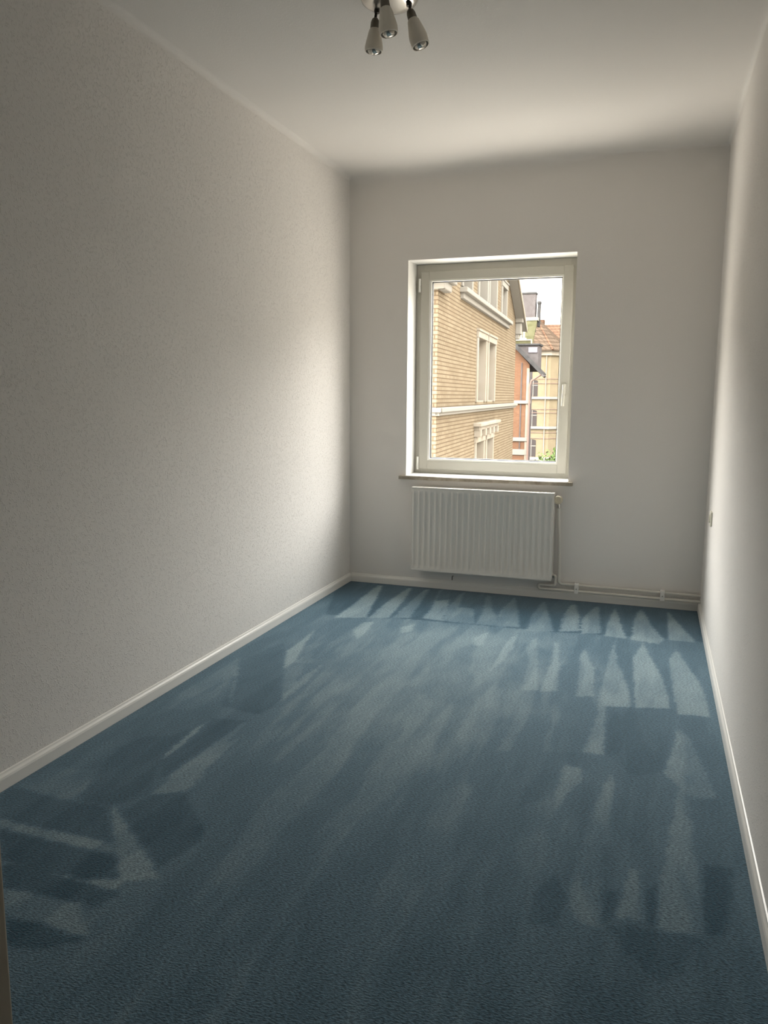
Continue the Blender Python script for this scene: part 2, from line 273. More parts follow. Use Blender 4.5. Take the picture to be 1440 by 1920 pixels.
NAP = [
 (0.36, [-0.47,4.45,0.4,4.55,0.43,2.76,0.3,1.71,-0.07,1.58,-0.18,2.21,-0.35,2.91]),
 (0.36, [-2.02,5.16,-1.82,4.27,-1.57,4.31,-1.51,3.91,-1.46,3.1,-1.4,2.54,-1.4,2.04,-1.53,1.86,-1.84,1.75,-2.04,1.96]),
 (0.76, [-1.72,4.28,-0.47,4.45,-0.35,3.36,-0.55,2.74,-0.79,2.57,-1.15,2.44,-1.43,2.73,-1.54,3.53]),
 (0.25, [-0.09,1.85,0.2,1.95,0.33,1.92,0.29,1.64,-0.21,1.47,-0.19,1.65]),
 (0.02, [-2.15,5.33,0.4,5.32,0.4,4.55,-0.01,4.51,-0.47,4.45,-0.91,4.43,-1.36,4.41,-1.85,4.33]),
 (0.80, [-1.8,5.15,-1.76,5.16,-1.67,4.74,-1.59,4.35,-1.77,4.28,-1.78,4.66]),
 (0.72, [-1.57,5.16,-1.54,5.15,-1.5,4.85,-1.46,4.4,-1.58,4.35,-1.59,4.73]),
 (0.66, [-1.45,5.14,-1.42,5.17,-1.39,4.93,-1.35,4.58,-1.34,4.43,-1.44,4.4,-1.45,4.82]),
 (0.66, [-1.35,5.15,-1.33,5.18,-1.3,4.88,-1.22,4.95,-1.16,4.61,-1.14,4.44,-1.27,4.45,-1.28,4.72]),
 (0.60, [-1.19,5.09,-1.17,5.19,-1.12,4.78,-1.02,4.78,-0.94,4.44,-1.14,4.44,-1.18,4.76]),
 (0.55, [-1.01,5.14,-0.98,5.13,-0.9,4.78,-0.84,4.65,-0.82,4.45,-0.94,4.44,-0.95,4.69,-0.98,4.91]),
 (0.60, [-0.83,5.14,-0.81,5.12,-0.74,4.8,-0.68,4.47,-0.82,4.44,-0.85,4.76]),
 (0.60, [-0.63,5.1,-0.61,5.1,-0.56,4.84,-0.48,4.46,-0.63,4.41,-0.65,4.74]),
 (0.70, [-0.44,5.1,-0.41,5.09,-0.37,4.84,-0.34,4.51,-0.45,4.46,-0.47,4.73,-0.46,4.96]),
 (0.70, [-0.29,5.1,-0.27,5.11,-0.22,4.51,-0.33,4.46,-0.35,4.74,-0.33,4.93]),
 (0.72, [-0.17,5.1,-0.15,5.01,-0.12,4.75,-0.08,4.45,-0.2,4.47,-0.2,4.72,-0.19,4.94]),
 (0.72, [-0.01,5.14,0.01,5.05,0.05,4.78,0.12,4.52,0.09,4.41,-0.06,4.45,-0.05,4.85,-0.04,5.03]),
 (0.72, [0.14,5.14,0.16,5.09,0.22,4.81,0.29,4.52,0.14,4.51,0.14,4.81]),
 (0.72, [-0.59,4.11,-0.56,4.33,-0.5,3.93,-0.44,3.5,-0.51,3.47,-0.54,3.92]),
 (0.72, [-0.45,4.28,-0.43,4.23,-0.38,3.85,-0.35,3.53,-0.43,3.48,-0.43,3.79,-0.44,4.08]),
 (0.70, [-0.29,4.22,-0.26,4.07,-0.22,3.91,-0.19,3.51,-0.27,3.48,-0.28,3.77,-0.3,4.06]),
 (0.70, [-0.14,4.43,-0.13,4.28,-0.11,4.02,-0.05,3.72,-0.02,3.39,-0.17,3.36,-0.16,3.7,-0.16,4.0,-0.15,4.22]),
 (0.74, [0.01,4.42,0.04,4.21,0.1,3.91,0.13,3.62,0.13,3.41,-0.01,3.38,-0.03,3.86,-0.04,4.1,-0.02,4.24]),
 (0.70, [0.18,4.37,0.21,4.19,0.27,3.88,0.29,3.6,0.29,3.44,0.16,3.42,0.15,3.67,0.14,3.92,0.14,4.16]),
 (0.22, [-0.14,3.41,0.16,3.48,0.14,3.25,0.11,2.86,0.0,2.78,-0.11,2.94]),
 (0.66, [-0.15,3.42,-0.13,3.42,-0.11,2.92,-0.19,2.92,-0.17,3.2]),
 (0.62, [0.16,3.28,0.2,3.2,0.25,2.89,0.27,2.71,0.19,2.68,0.1,2.84,0.14,3.1]),
 (0.60, [-0.49,3.37,-0.48,3.53,-0.45,2.99,-0.45,2.83,-0.5,2.81,-0.49,3.08]),
 (0.66, [-0.67,3.47,-0.64,3.5,-0.61,3.23,-0.62,3.2]),
 (0.58, [-0.07,2.81,-0.06,2.68,-0.06,2.48,-0.06,2.3,-0.14,2.28,-0.12,2.46,-0.1,2.67]),
 (0.60, [-0.24,2.78,-0.19,2.8,-0.17,2.69,-0.22,2.54,-0.25,2.34,-0.26,2.24,-0.3,2.23,-0.26,2.46]),
 (0.30, [-0.32,2.88,-0.19,2.91,-0.12,2.86,-0.12,2.72,-0.17,2.77,-0.25,2.81,-0.27,2.61,-0.31,2.39,-0.33,2.26,-0.36,2.43,-0.33,2.67]),
 (0.55, [-0.12,2.56,-0.06,2.58,-0.08,2.38,-0.07,2.07,-0.05,1.91,-0.11,1.9,-0.16,1.99,-0.14,2.29]),
 (0.56, [0.16,2.85,0.19,2.86,0.18,2.67,0.19,2.24,0.19,1.96,0.07,1.95,0.08,2.15,0.11,2.41]),
 (0.58, [0.0,2.19,0.03,2.21,0.05,1.97,-0.03,1.96,-0.01,2.07]),
 (0.50, [-0.01,2.72,0.01,2.61,0.0,2.46,0.0,2.26,-0.01,2.45]),
 (0.08, [-0.07,2.07,-0.02,2.08,-0.03,1.96,-0.05,1.92]),
 (0.08, [0.05,2.11,0.08,2.15,0.07,1.96,0.05,1.97]),
 (0.06, [0.2,2.28,0.29,2.3,0.24,1.99,0.19,1.96]),
 (0.12, [-0.05,1.92,0.0,1.94,0.07,1.94,0.18,1.95,0.15,1.87,0.1,1.76,0.06,1.77,-0.0,1.84]),
 (0.12, [-0.24,1.98,-0.2,2.1,-0.15,2.01,-0.17,1.87,-0.24,1.86]),
 (0.42, [0.29,2.3,0.33,2.22,0.33,1.97,0.24,1.95,0.27,2.12]),
 (0.42, [0.21,1.94,0.21,1.86,0.2,1.73,0.11,1.69,0.12,1.79]),
 (0.45, [-0.4,2.38,-0.24,2.55,-0.23,2.15,-0.26,1.88,-0.36,1.87,-0.32,2.11]),
 (0.40, [-0.17,1.79,-0.09,1.83,-0.1,1.68,-0.05,1.58,-0.15,1.55]),
 (0.50, [-1.99,1.99,-1.99,2.15,-1.82,2.18,-1.77,2.09,-1.74,1.98,-1.86,1.97]),
 (0.20, [-1.81,2.18,-1.87,2.35,-1.83,2.48,-1.69,2.53,-1.65,2.32,-1.54,2.09,-1.61,2.0,-1.74,1.98]),
 (0.75, [-1.65,2.32,-1.67,2.44,-1.68,2.54,-1.66,2.54,-1.63,2.33]),
 (0.58, [-1.54,2.09,-1.54,2.27,-1.53,2.44,-1.47,2.61,-1.47,2.51,-1.44,2.15]),
 (0.10, [-2.01,1.92,-2.01,1.98,-1.79,1.97,-1.62,1.98,-1.48,1.82,-1.54,1.81,-1.9,1.81]),
 (0.66, [-1.9,1.81,-1.65,1.81,-1.46,1.81,-1.42,1.77,-1.63,1.76,-1.86,1.77]),
 (0.05, [-1.85,1.76,-1.63,1.76,-1.42,1.76,-1.34,1.68,-1.42,1.64,-1.56,1.63,-1.71,1.63]),
 (0.66, [-1.71,1.63,-1.56,1.63,-1.42,1.64,-1.32,1.68,-1.32,1.61,-1.55,1.62,-1.7,1.62]),
 (0.04, [-1.7,1.62,-1.56,1.64,-1.4,1.62,-1.3,1.62,-1.32,1.55,-1.37,1.55,-1.5,1.54,-1.62,1.54]),
 (0.60, [-1.61,1.53,-1.5,1.54,-1.37,1.55,-1.26,1.44,-1.39,1.45,-1.52,1.44]),
 (0.00, [-1.51,1.44,-1.4,1.45,-1.26,1.44,-1.31,1.39,-1.39,1.36,-1.44,1.36]),
 (0.68, [-1.62,2.0,-1.56,1.96,-1.38,1.83,-1.24,1.71,-1.34,1.66,-1.44,1.78]),
 (0.10, [-1.56,1.97,-1.54,2.09,-1.45,2.15,-1.32,2.04,-1.23,1.94,-1.24,1.85,-1.27,1.75,-1.36,1.82]),
 (0.78, [-1.78,4.03,-1.73,3.76,-1.66,3.51,-1.66,3.35,-1.77,3.63,-1.77,3.82]),
 (0.60, [-1.59,3.97,-1.55,3.94,-1.57,3.48,-1.66,3.46]),
 (0.74, [-1.51,3.49,-1.48,3.21,-1.49,2.95,-1.52,3.07,-1.53,3.32]),
 (0.18, [-1.92,3.4,-1.85,3.75,-1.65,3.34,-1.5,3.0,-1.51,2.82,-1.71,2.85]),
 (0.60, [-1.89,3.31,-1.88,3.32,-1.69,2.9,-1.7,2.89]),
 (0.50, [-1.99,3.52,-1.86,3.26,-1.79,2.94,-1.8,2.77,-1.93,2.74,-1.97,3.02]),
 (0.16, [-1.68,2.72,-1.53,2.75,-1.54,2.57,-1.56,2.31,-1.57,2.2,-1.73,2.43,-1.72,2.55]),
 (0.72, [-1.68,2.72,-1.65,2.46,-1.65,2.32,-1.67,2.39,-1.69,2.61]),
 (0.62, [-1.52,2.75,-1.5,2.54,-1.52,2.35,-1.53,2.22,-1.56,2.2,-1.54,2.57,-1.54,2.72]),
 (0.45, [-1.8,4.2,-1.54,4.29,-1.59,4.07,-1.61,3.82,-1.58,3.53,-1.75,3.86]),
 (0.80, [-1.58,4.24,-1.52,4.28,-1.49,4.08,-1.49,3.92,-1.57,4.08]),
 (0.80, [-1.33,4.23,-1.28,4.32,-1.25,4.19,-1.29,4.12]),
 (0.85, [-0.89,4.17,-0.83,4.32,-0.82,4.05,-0.86,4.04]),
 (0.85, [-0.7,4.15,-0.67,4.34,-0.65,4.06,-0.67,3.81,-0.7,3.66,-0.7,3.95]),
]
import numpy as np
# ---------------------------------------------------------------- room shell
XL, XR, Y0, D, H = -2.035, .335, -.30, 5.215, 2.80
WX0, WX1, WZ0, WZ1 = -1.615, -.509, .782, 2.233      # window opening

# floor: wall to wall carpet; nap says which way the pile lies
def inside(pts, x, y):
    c = False; n = len(pts)//2; j = n-1
    for i in range(n):
        xi, yi, xj, yj = pts[2*i], pts[2*i+1], pts[2*j], pts[2*j+1]
        if (yi > y) != (yj > y) and x < (xj-xi)*(y-yi)/(yj-yi)+xi: c = not c
        j = i
    return c
def soften(vals, n):
    a = np.array(vals)
    for _ in range(n):
        k = 4 if n > 1 else 1
        p = np.pad(a, k, mode='edge'); h, w = a.shape
        a = (a*4 + p[:h, k:k+w] + p[2*k:, k:k+w] + p[k:k+h, :w] + p[k:k+h, 2*k:])/8
    return a.tolist()
def carpet():
    st = .01; nx = int((XR-XL+.02)/st)+1; fy0, fy1 = .9, D+.01; ny = int((fy1-fy0)/st)+1
    vals = [[.45]*nx for _ in range(ny)]
    rnd = random.Random(3)
    for k_, (v, p) in enumerate(NAP):
        if k_ == 4: vals = soften(vals, 150)
        if k_ >= 5: v = .38+(v-.38)*(1.3 if v > .38 else .95)
        x0, x1, y0, y1 = min(p[::2]), max(p[::2]), min(p[1::2]), max(p[1::2])
        for j in range(max(0, int((y0-fy0)/st)), min(ny, int((y1-fy0)/st)+2)):
            for i in range(max(0, int((x0-XL)/st)), min(nx, int((x1-XL)/st)+2)):
                x, y = XL-.01+i*st, fy0+j*st
                if inside(p, x+rnd.uniform(-.005, .005), y+rnd.uniform(-.006, .006)):
                    vals[j][i] += (v-vals[j][i])*.9
    # slight softening of the edges
    vals = soften(vals, 1)
    verts = [(XL-.01+i*st, fy0+j*st, 0) for j in range(ny) for i in range(nx)]
    nap = [vals[j][i] for j in range(ny) for i in range(nx)]
    faces = [(j*nx+i, j*nx+i+1, (j+1)*nx+i+1, (j+1)*nx+i) for j in range(ny-1) for i in range(nx-1)]
    k = len(verts)
    verts += [(XL-.01, Y0-1.3, 0), (XL-.01+(nx-1)*st, Y0-1.3, 0)]; nap += [.4, .4]
    faces.append((k, k+1, nx-1, 0))
    me = bpy.data.meshes.new('floor'); me.from_pydata(verts, [], faces); me.materials.append(M['carpet'])
    a = me.attributes.new('nap', 'FLOAT', 'POINT'); a.data.foreach_set('value', nap)
    o = bpy.data.objects.new('floor', me); C.objects.link(o); return o
struct(carpet(), 'blue wall-to-wall carpet marked by wedges from a vacuum cleaner')
struct(MB().box(XL-.3, XR+.3, Y0-1.5, D+.4, -.3, -.01).build('trim_0', M['cream']), 'slab under the carpet')

# ceiling with its soft rounded meeting with the walls
def ceiling():
    mb = MB(); r = .03; nx, ny = 60, 110
    xs = [XL + r*(1-math.cos(math.pi/2*i/8)) for i in range(8)] + [XL+r+(XR-.035-XL-r)*i/30 for i in range(31)] + [XR-.035+.035*math.sin(math.pi/2*i/6) for i in range(1, 7)]
    ys = [Y0-.05 + (D-.06-Y0+.05)*i/60 for i in range(61)] + [D-.06+.06*math.sin(math.pi/2*i/8) for i in range(1, 9)]
    def z(x, y):
        def f(d, rr): return 0 if d >= rr else rr-math.sqrt(max(0, rr*rr-(rr-d)**2))
        sag = .022*math.exp(-((x+1.55)/.35)**2)*math.exp(-((D-y)/.8)**2)
        return H - max(f(x-XL, r), f(XR-x, .02), f(D-y, .05 if x < -.6 else .05*max(.3, 1-(x+.6)/.5))) - sag
    vs = [[mb.bm.verts.new((x, y, z(x, y))) for x in xs] for y in ys]
    for a, b in zip(vs, vs[1:]):
        for i in range(len(xs)-1): mb.bm.faces.new((a[i], a[i+1], b[i+1], b[i]))
    for v in vs[0]: pass
    o = mb.build('ceiling', M['ceiling'], smooth=True)
    for p in o.data.polygons: p.use_smooth = True
    if o.data.polygons[0].normal.z > 0: o.data.flip_normals()
    return o
struct(ceiling(), 'white ceiling with soft rounded edges')
struct(MB().box(XL-.3, XR+.3, Y0-1.5, D+.4, H+.01, H+.3).build('trim_1', M['reveal']), 'slab above the ceiling')
struct(MB().box(XL-.2, XL, Y0-.1, D+.3, -.1, H+.05).build('wall_left', M['wall']), 'long left wall in white woodchip wallpaper')
struct(MB().box(XR, XR+.2, Y0-.1, D+.3, -.1, H+.05).build('wall_right', M['wall']), 'long right wall in white woodchip wallpaper')
w = MB()
ix, iz = [XL-.02, WX0, WX1, XR+.02], [-.1, WZ0, WZ1, H+.05]
bmw = w.bm; grid = {}
for yi, y in enumerate((D, D+.235)):
    for i, x in enumerate(ix):
        for k, z in enumerate(iz): grid[yi, i, k] = bmw.verts.new((x, y, z))
for yi in (0, 1):
    for i in range(3):
        for k in range(3):
            if (i, k) != (1, 1): bmw.faces.new((grid[yi, i, k], grid[yi, i+1, k], grid[yi, i+1, k+1], grid[yi, i, k+1]))
for a, b in (((1, 1), (1, 2)), ((1, 2), (2, 2)), ((2, 2), (2, 1)), ((2, 1), (1, 1)), ((0, 0), (3, 0)), ((3, 0), (3, 3)), ((3, 3), (0, 3)), ((0, 3), (0, 0))):
    seq = [a, b]
    if abs(a[0]-b[0]) == 3 or abs(a[1]-b[1]) == 3:
        dx, dz = (b[0]-a[0])//3, (b[1]-a[1])//3
        seq = [(a[0]+dx*t, a[1]+dz*t) for t in range(4)]
    for p, q in zip(seq, seq[1:]): bmw.faces.new((grid[0, p[0], p[1]], grid[0, q[0], q[1]], grid[1, q[0], q[1]], grid[1, p[0], p[1]]))
wo = w.build('wall_far', M['wall_far']); struct(wo, 'far wall with the window opening and its smooth white reveal')
wo.data.materials.append(M['reveal'])
for p in wo.data.polygons:
    c = p.center
    if WX0-.01 < c.x < WX1+.01 and WZ0-.01 < c.z < WZ1+.01 and abs(p.normal.y) < .5: p.material_index = 1
# near wall with the doorway the photograph is taken from, and the hallway behind it
DX0, DX1, DZ = -.64, .24, 2.05
struct(MB().box(XL, DX0, Y0-.12, Y0, 0, H).box(DX1, XR, Y0-.12, Y0, 0, H).box(DX0, DX1, Y0-.12, Y0, DZ, H).build('wall_near', M['wall']), 'wall with the doorway behind the camera')
struct(MB().box(XL-.1, XR+.1, Y0-1.4, Y0-1.3, 0, H).box(XL-.1, XL, Y0-1.3, Y0-.1, 0, H).box(XR, XR+.1, Y0-1.3, Y0-.1, 0, H)
       .box(XL, XR, Y0-1.3, Y0-.1, H-.02, H+.005).build('wall_hallway', M['wall_far']), 'walls of the hallway behind the doorway')
struct(MB().box(DX0-.07, DX0, Y0, Y0+.018, 0, DZ+.07, .004).box(DX1, DX1+.07, Y0, Y0+.018, 0, DZ+.07, .004)
       .box(DX0, DX1, Y0, Y0+.018, DZ, DZ+.07, .004).build('trim_2', M['gloss']), 'door casing')
# open door leaf: its edge is what shows at the lower left
d = empty('door_1', (-.62, Y0, 0)); struct(d, 'open painted door leaf at the lower left edge of the view')
MB().box(-.02, .02, .005, .872, .01, 2.03, .003).build('door_leaf', M['door'], d)
for zz in (.9, 1.05):
    pass
h = MB().box(-.026, -.02, .79, .83, .93, 1.11, .002).box(.02, .026, .79, .83, .93, 1.11, .002).build('door_plate', M['chrome'], d)
MB().tube([(.024, .81, 1.06), (.065, .81, 1.06), (.07, .79, 1.06), (.07, .70, 1.06)], .009).tube([(-.024, .81, 1.06), (-.065, .81, 1.06), (-.07, .79, 1.06), (-.07, .70, 1.06)], .009).build('door_handle', M['chrome'], d, True)

# baseboards
def baseboard(name, a, b, nrm, lab):
    a, b, n = Vector(a), Vector(b), Vector(nrm)
    pr = [(0, .001), (.013, .001), (.013, .040), (.011, .047), (.006, .054), (.004, .060), (0, .062)]
    mb = MB(); mb.prism([a + n*p + Vector((0, 0, z)) for p, z in pr], b-a)
    return struct(mb.build(name, M['gloss']), lab)
baseboard('baseboard_left', (XL, Y0, 0), (XL, D, 0), (1, 0, 0), 'white baseboard along the left wall')
baseboard('baseboard_right', (XR, D, 0), (XR, Y0, 0), (-1, 0, 0), 'white baseboard along the right wall')
baseboard('baseboard_far', (XL+.0135, D, 0), (XR-.0135, D, 0), (0, -1, 0), 'white baseboard under the window')

# ---------------------------------------------------------------- window
win = empty('window_1', (0, 0, 0)); struct(win, 'white single-leaf window with brick houses outside')
def frame(mb, x0, x1, z0, z1, w, y0, y1, bev=.004, wb=None, wt=None):
    wb = wb or w; wt = wt or w
    mb.box(x0, x0+w, y0, y1, z0, z1, bev); mb.box(x1-w, x1, y0, y1, z0, z1, bev)
    mb.box(x0+w-.002, x1-w+.002, y0, y1, z1-wt, z1, bev); mb.box(x0+w-.002, x1-w+.002, y0, y1, z0, z0+wb, bev)
    return mb
fy = D+.20
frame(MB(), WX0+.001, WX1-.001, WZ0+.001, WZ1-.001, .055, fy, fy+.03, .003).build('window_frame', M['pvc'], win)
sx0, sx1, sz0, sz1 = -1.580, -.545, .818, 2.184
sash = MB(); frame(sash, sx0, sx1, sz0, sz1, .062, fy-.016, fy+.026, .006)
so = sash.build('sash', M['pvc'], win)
gx0, gx1, gz0, gz1 = -1.497, -.620, .900, 2.110
frame(MB(), gx0-.024, gx1+.024, gz0-.024, gz1+.024, .020, fy-.010, fy+.026, .004).build('glazing_bead', M['pvc_bead'], so, label='glossy white bead around the pane')
frame(MB(), gx0-.005, gx1+.005, gz0-.005, gz1+.005, .006, fy+.002, fy+.024, 0).build('gasket', M['gasket'], so)
MB().box(gx0-.003, gx1+.003, fy+.014, fy+.018, gz0-.003, gz1+.003).build('pane', M['glass'], so)
# dark gap between sash and frame
# handle
hx = -.577
MB().box(hx-.016, hx+.016, fy-.024, fy-.014, 1.345, 1.425, .008, seg=3).build('handle_plate', M['pvc'], so, True)
hm = MB(); hm.tube([(hx, fy-.015, 1.405), (hx, fy-.045, 1.405)] , .010)
hm.tube([(hx, fy-.05, 1.412), (hx, fy-.054, 1.40), (hx, fy-.056, 1.38), (hx-.001, fy-.056, 1.34), (hx-.002, fy-.054, 1.275)], .0095)
hm.build('window_handle', M['pvc'], so, True, 'white turning handle pointing down')
for zz in (2.09, .86):
    MB().lathe([(.001, -.045), (.008, -.045), (.008, -.002), (.0065, 0), (.008, .002), (.008, .045), (.001, .045)], Matrix.Translation((sx0-.006, fy-.022, zz))).build('hinge', M['pvc_bead'], so, True)
MB().box(WX0-.045, WX1+.032, D-.035, D-.001, WZ0-.020, WZ0+.004, .003).box(WX0+.001, WX1-.001, D-.004, fy+.001, WZ0-.019, WZ0+.004, .001).build('window_sill', M['marble'], win, label='brown marble sill board')
MB().box(WX0+.002, WX1-.002, D-.028, fy-.002, WZ0+.0035, WZ0+.0065, .001).build('sill_top', M['reveal'], win, label='white layer on top of the sill')

# ---------------------------------------------------------------- radiator
RX0, RX1, RZ0, RZ1 = -1.537, -.585, .141, .721
rad = empty('radiator', (-1.06, D-.08, RZ0))
tag(rad, 'white ribbed panel radiator hanging on the far wall under the window', 'radiator')
off = Vector(rad.location)
def rb(mb): 
    bmesh.ops.translate(mb.bm, verts=mb.bm.verts[:], vec=-off); return mb
ypf = D-.110
mb = MB(); n = 24; W_ = RX1-RX0; prof = []
pitch = (W_-.02)/n
xs = [(RX0, .006), (RX0+.004, .0)]
for i in range(n):
    x = RX0+.010+i*pitch
    xs += [(x+.001, 0), (x+.005, 0), (x+.012, .010), (x+.018, .011), (x+pitch-.012, .011), (x+pitch-.006, .010), (x+pitch-.0005, .0)]
xs += [(RX1-.004, .0), (RX1, .006)]
xs2 = []
for p in xs:
    if not xs2 or p[0] > xs2[-1][0]+.0003: xs2.append(p)
zz = [(RZ0+.012, 0), (RZ0+.028, 0), (RZ0+.046, 1), (RZ1-.050, 1), (RZ1-.030, 0), (RZ1-.012, 0)]
rows = [[mb.bm.verts.new((x, ypf+dy*s if 0 else ypf + dy*s, z)) for x, dy in xs2] for z, s in zz]
for a, b in zip(rows, rows[1:]):
    for i in range(len(xs2)-1): mb.bm.faces.new((a[i], a[i+1], b[i+1], b[i]))
mb.box(RX0+.002, RX1-.002, ypf+.012, ypf+.020, RZ0+.012, RZ1-.012)
rb(mb).build('front_panel', M['radiator'], rad, True)
rb(MB().box(RX0+.004, RX1-.004, ypf+.070, ypf+.082, RZ0+.012, RZ1-.012, .003)).build('back_panel', M['radiator'], rad)
g = MB()
g.box(RX0, RX1, ypf-.002, ypf+.006, RZ1-.012, RZ1, .003).box(RX0, RX1, ypf+.074, ypf+.084, RZ1-.012, RZ1, .003)
for i in range(40):
    x = RX0+.01+i*(W_-.02)/39; g.box(x-.0105, x+.0105, ypf, ypf+.08, RZ1-.008, RZ1-.002)
rb(g).build('top_grille', M['radiator'], rad, label='bright top grille')
for x in (RX0, RX1):
    s = 1 if x == RX1 else -1
    rb(MB().box(x-.002 if s > 0 else x-.004, x+.004 if s > 0 else x+.002, ypf+.001, ypf+.082, RZ0+.004, RZ1-.001, .0015)).build('side_cover', M['radiator'], rad)
rb(MB().box(RX0, RX1, ypf-.001, ypf+.008, RZ0, RZ0+.014, .003).box(RX0, RX1, ypf+.03, ypf+.05, RZ0+.006, RZ0+.03, .004)).build('bottom_rail', M['radiator'], rad)
for x in (-1.36, -.76):
    rb(MB().box(x-.015, x+.015, D-.03, D-.001, RZ0+.05, RZ1-.08, .002)).build('wall_bracket', M['radiator'], rad)
Rx = Matrix.Rotation(R(90), 4, 'Y')
v = empty('valve', (0, 0, 0)); v.parent = rad
bpy.data.objects.remove(v)
vb = MB(); vb.lathe([(.001, 0), (.010, 0), (.010, .02), (.013, .022), (.013, .04), (.001, .04)], Matrix.Translation((RX1+.002, D-.045, .672)) @ Rx)
vb.tube([(-.557, D-.045, .672), (-.557, D-.045, .62)], .012)
vbo = rb(vb).build('valve_body', M['chrome'], rad, True)
kn = MB(); Mk = Matrix.Translation((-.560, D-.058, .673)) @ Matrix.Rotation(R(90), 4, 'X')
kn.lathe([(.001, -.02), (.022, -.02), (.027, -.014), (.0275, .018), (.024, .026), (.016, .026), (.014, .021), (.001, .021)], Mk, 28)
for k in range(14):
    a = 2*math.pi*k/14; kn.tube([Mk @ Vector((.0272*math.cos(a), .0272*math.sin(a), -.012)), Mk @ Vector((.0272*math.cos(a), .0272*math.sin(a), .016))], .0022, 6)
rb(kn).build('valve_knob', M['knob'], rad, True, 'cream round thermostat knob')
rb(MB().tube([(RX1-.01, D-.045, .165), (RX1+.004, D-.045, .165)], .012).tube([(RX1+.003, D-.045, .165), (RX1+.012, D-.045, .165)], .016, 6)).build('return_union', M['chrome'], rad, True)

# ---------------------------------------------------------------- heating pipes
py = D-.036; pr = .0098
pts = [(-.557, D-.045, .619), (-.556, D-.043, .56), (-.545, py, .40), (-.540, py, .14)]
pts += arc((-.515, py, .135), .025, 180, 270, (1, 0, 0), (0, 0, 1))
pts += [(-.2, py, .1085), (XR+.01, py, .1045)]
tag(MB().tube(pts, pr).build('heating_pipe', M['pipe'], smooth=True), 'pale painted pipe falling from the radiator knob, then running right as the upper of two', 'pipe')
py2 = D-.048
pts = [(RX1+.0125, D-.045, .165)] + arc((RX1+.014, D-.045, .154), .011, 90, 0, (1, 0, 0), (0, 0, 1)) + [(RX1+.024, py2, .125)]
pts += arc((RX1+.004, py2, .120), .020, 0, -90, (1, 0, 0), (0, 0, 1))
pts += [(-.64, py2, .100)] + arc((-.655, py2, .087), .0145, 90, 270, (1, 0, 0), (0, 0, 1)) + [(-.4, py2, .0725), (XR+.01, py2, .069)]
tag(MB().tube(pts, pr).build('heating_pipe', M['pipe'], smooth=True), 'pale painted return pipe looping back below the radiator, lower of two above the baseboard', 'pipe')
for x, lab in ((-.423, 'small pipe clamp on the two heating pipes, nearer the radiator'), (.109, 'small pipe clamp on the two heating pipes, nearer the right wall')):
    c = empty('pipe_clamp', (x, D, .09))
    tag(c, lab, 'pipe clamp', 'clamps holding the heating pipes')
    MB().box(-.013, .013, -.062, -.020, -.031, .034, .003).build('clamp_band', M['gloss'], c)
    MB().tube([(0, -.022, .015), (0, -.0005, .015)], .006).build('clamp_stud', M['gloss'], c, True)
    MB().lathe([(.001, 0), (.004, 0), (.003, .003), (.001, .004)], Matrix.Translation((0, -.062, .0)) @ Matrix.Rotation(R(90), 4, 'X')).build('screw', M['chrome'], c, True)
# little hook under the radiator
tag(MB().tube([(-1.265, D-.001, .098), (-1.265, D-.022, .098), (-1.265, D-.026, .09), (-1.265, D-.026, .074)], .003, 8).build('wall_hook', M['darkmetal'], smooth=True), 'tiny dark hook on the far wall below the radiator', 'hook')

# socket on right wall
so_ = empty('power_socket', (XR, 4.70, .667)); tag(so_, 'white power socket low on the right wall near the window corner', 'socket')
MB().box(-.010, -.0005, -.041, .041, -.041, .041, .004, seg=3).build('socket_plate', M['socket'], so_)
MB().lathe([(.001, .002), (.019, .002), (.0205, .012), (.023, .0125), (.024, .011), (.024, .008)], Matrix.Translation((-.002, 0, 0)) @ Matrix.Rotation(R(-90), 4, 'Y')).build('socket_well', M['socket'], so_, True)
MB().lathe([(.001, .0), (.003, 0), (.003, .0045), (.001, .0045)], Matrix.Translation((-.001, .0095, 0)) @ Matrix.Rotation(R(-90), 4, 'Y'), 10).lathe([(.001, .0), (.003, 0), (.003, .0045), (.001, .0045)], Matrix.Translation((-.001, -.0095, 0)) @ Matrix.Rotation(R(-90), 4, 'Y'), 10).build('contact_hole', M['black'], so_)

